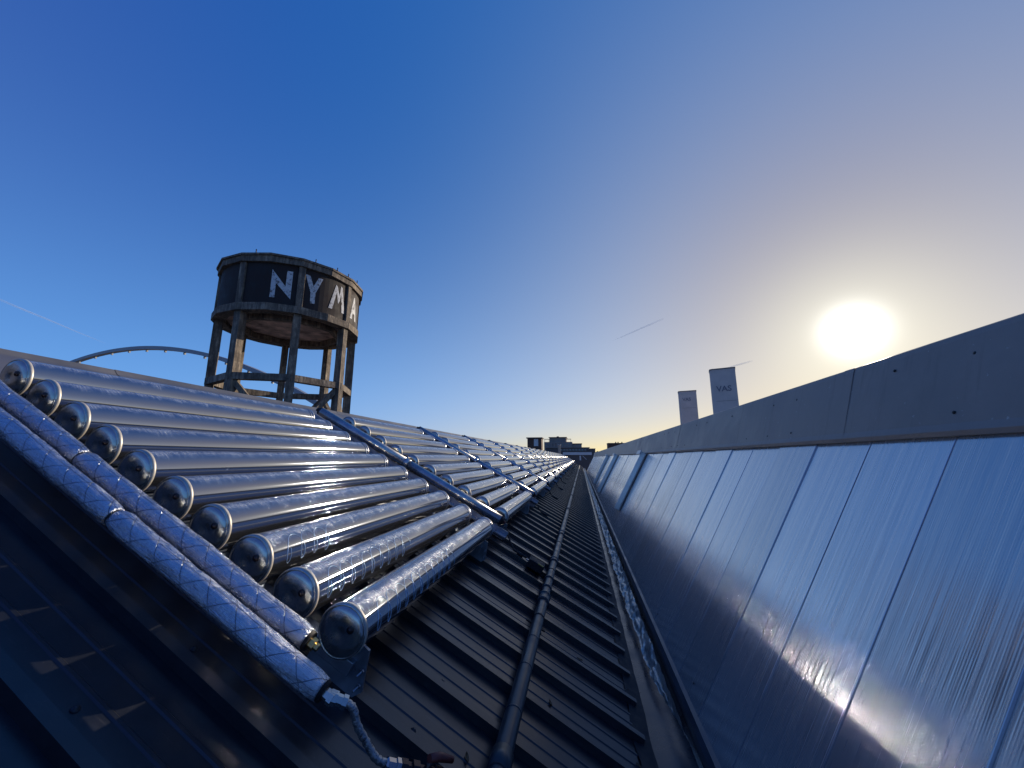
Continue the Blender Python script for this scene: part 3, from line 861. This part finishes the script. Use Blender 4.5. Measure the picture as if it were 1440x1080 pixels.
y = 120.; e = empty('dark_shed', (X(832, y), y, -12)); cx_ = X(832, y)
bx(X(824, y)-cx_, X(836, y)-cx_, 0, 5, 0, Z(632, y)+12, 'wall', M['blockd'], e)
bx(X(823.6, y)-cx_, X(836.4, y)-cx_, -.2, 5.2, Z(632, y)+12, Z(631.5, y)+12, 'roof', M['block'], e)
tag(e, 'small dark shed right of the low building', 'building')
y = 210.; e = empty('brown_house', (X(865, y), y, -12)); cx_ = X(865, y)
bx(X(853, y)-cx_, X(880, y)-cx_, 0, 10, 0, Z(625.2, y)+12, 'wall', M['brown'], e)
bx(X(852.6, y)-cx_, X(880.4, y)-cx_, -.3, 10.3, Z(625.2, y)+12, Z(624.4, y)+12, 'roof', M['blockd'], e)
for u in (863, 866, 871): bx(X(u, y)-cx_, X(u+1.2, y)-cx_, 3, 4, Z(624.4, y)+12, Z(622.8, y)+12, 'chimney', M['brown'], e)
tag(e, 'brown house top peeping over the ridge of the clad roof', 'building')
# far town line
for i, (u0, u1, v, yy) in enumerate(((836, 842, 637, 300), (842, 850, 635.5, 320))):
    e = empty('far_house', (X(u0, yy), yy, -12)); w = X(u1, yy)-X(u0, yy)
    bx(0, w, 0, 8, 0, Z(v, yy)+12, 'wall', M['blockd'], e)
    q = MB(); zt = Z(v, yy)+12; q.add([(-.2, -.2, zt), (w+.2, -.2, zt), (w+.2, 8.2, zt), (-.2, 8.2, zt), (w/2, -.2, zt+1.2), (w/2, 8.2, zt+1.2)], [(0, 1, 4), (2, 3, 5), (1, 2, 5, 4), (3, 0, 4, 5), (0, 3, 2, 1)])
    q.build('roof', M['brown'], e)
    tag(e, ('far low house just right of the valley end', 'slightly larger far house beside the clad roof end')[i], 'building')

# ------------------------------------------------------------------ contrails
def trail(a0, e0, a1, e1, w0, w1, lab, d=5000):
    def P(a, e): return Vector((math.sin(R(a))*math.cos(R(e)), math.cos(R(a))*math.cos(R(e)), math.sin(R(e))))*d
    p, q = P(a0, e0), P(a1, e1); L = (q-p).length
    e = MB(); K = 30
    pts = [Vector((L*i/K, 0, math.sin(i*.5)*L*.001)) for i in range(K+1)]
    e.tube(pts, [max(.2, (w0+(w1-w0)*i/K)) for i in range(K+1)], 10)
    o = e.build('contrail', M['trail'])
    x = (q-p).normalized(); z = Vector((0, 0, 1)); yv = z.cross(x).normalized(); z = x.cross(yv)
    m4 = Matrix((x, yv, z)).transposed().to_4x4(); m4.translation = p; o.matrix_world = m4
    tag(o, lab, 'contrail', 'contrails in the sky')
trail(-66, 14.3, -57.6, 11.5, 8, 3, 'thin white contrail in the blue sky at the far left')
trail(5.2, 16.6, 12.6, 19.0, 5, 12, 'faint contrail high above the silo towers in mid sky')
trail(18.6, 11.25, 22.9, 12.05, 6, 10, 'short bright contrail just above the taller silo tower')

# ------------------------------------------------------------------ sky, sun, camera
W = bpy.data.worlds.new('World'); S.world = W; W.use_nodes = True
nt = W.node_tree; bg = nt.nodes['Background']
sky = nt.nodes.new('ShaderNodeTexSky'); sky.sky_type = 'NISHITA'; sky.sun_disc = False
el = math.asin(SUN.z); az = math.atan2(SUN.x, SUN.y)
sky.sun_elevation = el; sky.sun_rotation = az
sky.air_density = 1.0; sky.dust_density = .6; sky.ozone_density = 3.5; sky.altitude = 0
tc = nt.nodes.new('ShaderNodeTexCoord')
def wn(t, **k):
    n_ = nt.nodes.new(t); [setattr(n_, a, v) for a, v in k.items()]; return n_
def wm(op, a, b=None, clamp=False):
    n_ = wn('ShaderNodeMath', operation=op); n_.use_clamp = clamp
    for i, x in enumerate((a, b)):
        if x is None: continue
        if isinstance(x, (int, float)): n_.inputs[i].default_value = x
        else: nt.links.new(x, n_.inputs[i])
    return n_.outputs[0]
dot = wn('ShaderNodeVectorMath', operation='DOT_PRODUCT'); nt.links.new(tc.outputs['Generated'], dot.inputs[0]); dot.inputs[1].default_value = SUN
# clear winter sky: brightness and colour by height above the horizon and by angle from the sun
sep = wn('ShaderNodeSeparateXYZ'); nt.links.new(tc.outputs['Generated'], sep.inputs[0])
hh = wm('SUBTRACT', 1., wm('MAXIMUM', sep.outputs[2], 0.))
ww = wm('MULTIPLY', wm('ADD', dot.outputs['Value'], 1.), .5)
ww4 = wm('POWER', ww, 4.)
h3, h16 = wm('POWER', hh, 3.), wm('POWER', hh, 16.)
cosv = wm('MAXIMUM', dot.outputs['Value'], 0.)
SKY = ((1., (.0415, .0920, .382)), (h3, (.1484, .4331, .705)), (wm('MULTIPLY', h3, ww4), (.50756, .17288, -.28264)),
       (wm('MULTIPLY', h16, ww4), (.61785, .31694, -.31385)), (h16, (.01988, -.1478, -.42)), (wm('POWER', ww, 3.), (-.12857, .01549, .0872)),
       (wm('POWER', ww, 8.), (.38214, .26759, .09287)), (wm('POWER', ww, 30.), (.0251, -.0960, -.225)), (wm('POWER', ww, 150.), (.20014, .2321, .15)),
       (wm('POWER', cosv, 160.), (.13, .12, .10)), (wm('POWER', cosv, 1300.), (1.6, 1.6, 1.55)))
acc = None
for f_, col in SKY:
    s_ = wn('ShaderNodeVectorMath', operation='SCALE'); s_.inputs[0].default_value = tuple(10*x for x in col)
    if isinstance(f_, float): s_.inputs['Scale'].default_value = f_
    else: nt.links.new(f_, s_.inputs['Scale'])
    if acc is None: acc = s_.outputs[0]
    else:
        a_ = wn('ShaderNodeVectorMath', operation='ADD'); nt.links.new(acc, a_.inputs[0]); nt.links.new(s_.outputs[0], a_.inputs[1]); acc = a_.outputs[0]
s_ = wn('ShaderNodeVectorMath', operation='SCALE'); nt.links.new(sky.outputs[0], s_.inputs[0]); s_.inputs['Scale'].default_value = .008
a_ = wn('ShaderNodeVectorMath', operation='ADD'); nt.links.new(acc, a_.inputs[0]); nt.links.new(s_.outputs[0], a_.inputs[1])
c = a_.outputs[0]
nt.links.new(c, bg.inputs['Color']); bg.inputs['Strength'].default_value = .1

sl = bpy.data.lights.new('sun', 'SUN'); sl.energy = 5.; sl.angle = R(.5); sl.color = (1., .86, .68)
so = bpy.data.objects.new('sun', sl); COL.objects.link(so)
so.rotation_euler = SUN.to_track_quat('Z', 'Y').to_euler()

cam = bpy.data.cameras.new('camera'); co = bpy.data.objects.new('camera', cam); COL.objects.link(co)
cam.sensor_width = 36; cam.lens = 541/1440*36; cam.clip_start = .02; cam.clip_end = 30000
co.rotation_euler = (R(90+10.8), 0, R(9.9)); co.location = (0, 0, 0)
S.camera = co
S.render.resolution_x = 1024; S.render.resolution_y = 768
S.view_settings.view_transform = 'Standard'; S.view_settings.look = 'None'
S.cycles.sample_clamp_indirect = 0
S.view_settings.exposure = 0; S.view_settings.gamma = 1

# fallen leaves caught on the roof and in the gutter
lf = simple('dry brown leaf', (.16, .085, .035), .8)
random.seed(21)
proto_leaf = None
for k in range(26):
    if k % 2: s_, D_, y_ = random.uniform(-.9, .35), DR-.004, random.uniform(1.4, 9)
    else: s_, D_, y_ = random.uniform(-1.0, -.9), DR-.004, random.uniform(1.2, 12)
    if proto_leaf is None:
        q = MB(); prof_l = [(0, .0), (.010, .006), (.022, .009), (.034, .006), (.044, 0)]
        vs = []
        for x, w in prof_l: vs += [(x-.02, w, .004+abs(x-.02)*.2), (x-.02, 0, .0015), (x-.02, -w, .005+abs(x-.02)*.2)]
        q.add(vs, [(3*i+j, 3*i+j+1, 3*i+4+j, 3*i+3+j) for i in range(4) for j in range(2)])
        o = proto_leaf = q.build('dry_leaf', lf)
    else:
        o = proto_leaf.copy(); COL.objects.link(o)
    yy = y_ + (.10 - ((y_-1.93) % .335))        # lie in the pan between two ribs
    o.matrix_world = Matrix.Translation(PL(s_, D_, yy)) @ Matrix(((CA, 0, SA), (0, 1, 0), (-SA, 0, CA))).to_4x4() @ Matrix.Rotation(random.uniform(0, 6.28), 4, 'Z')
    tag(o, 'small dry leaf lying on the black ribbed roof', 'leaf', 'dry leaves scattered on the roof')
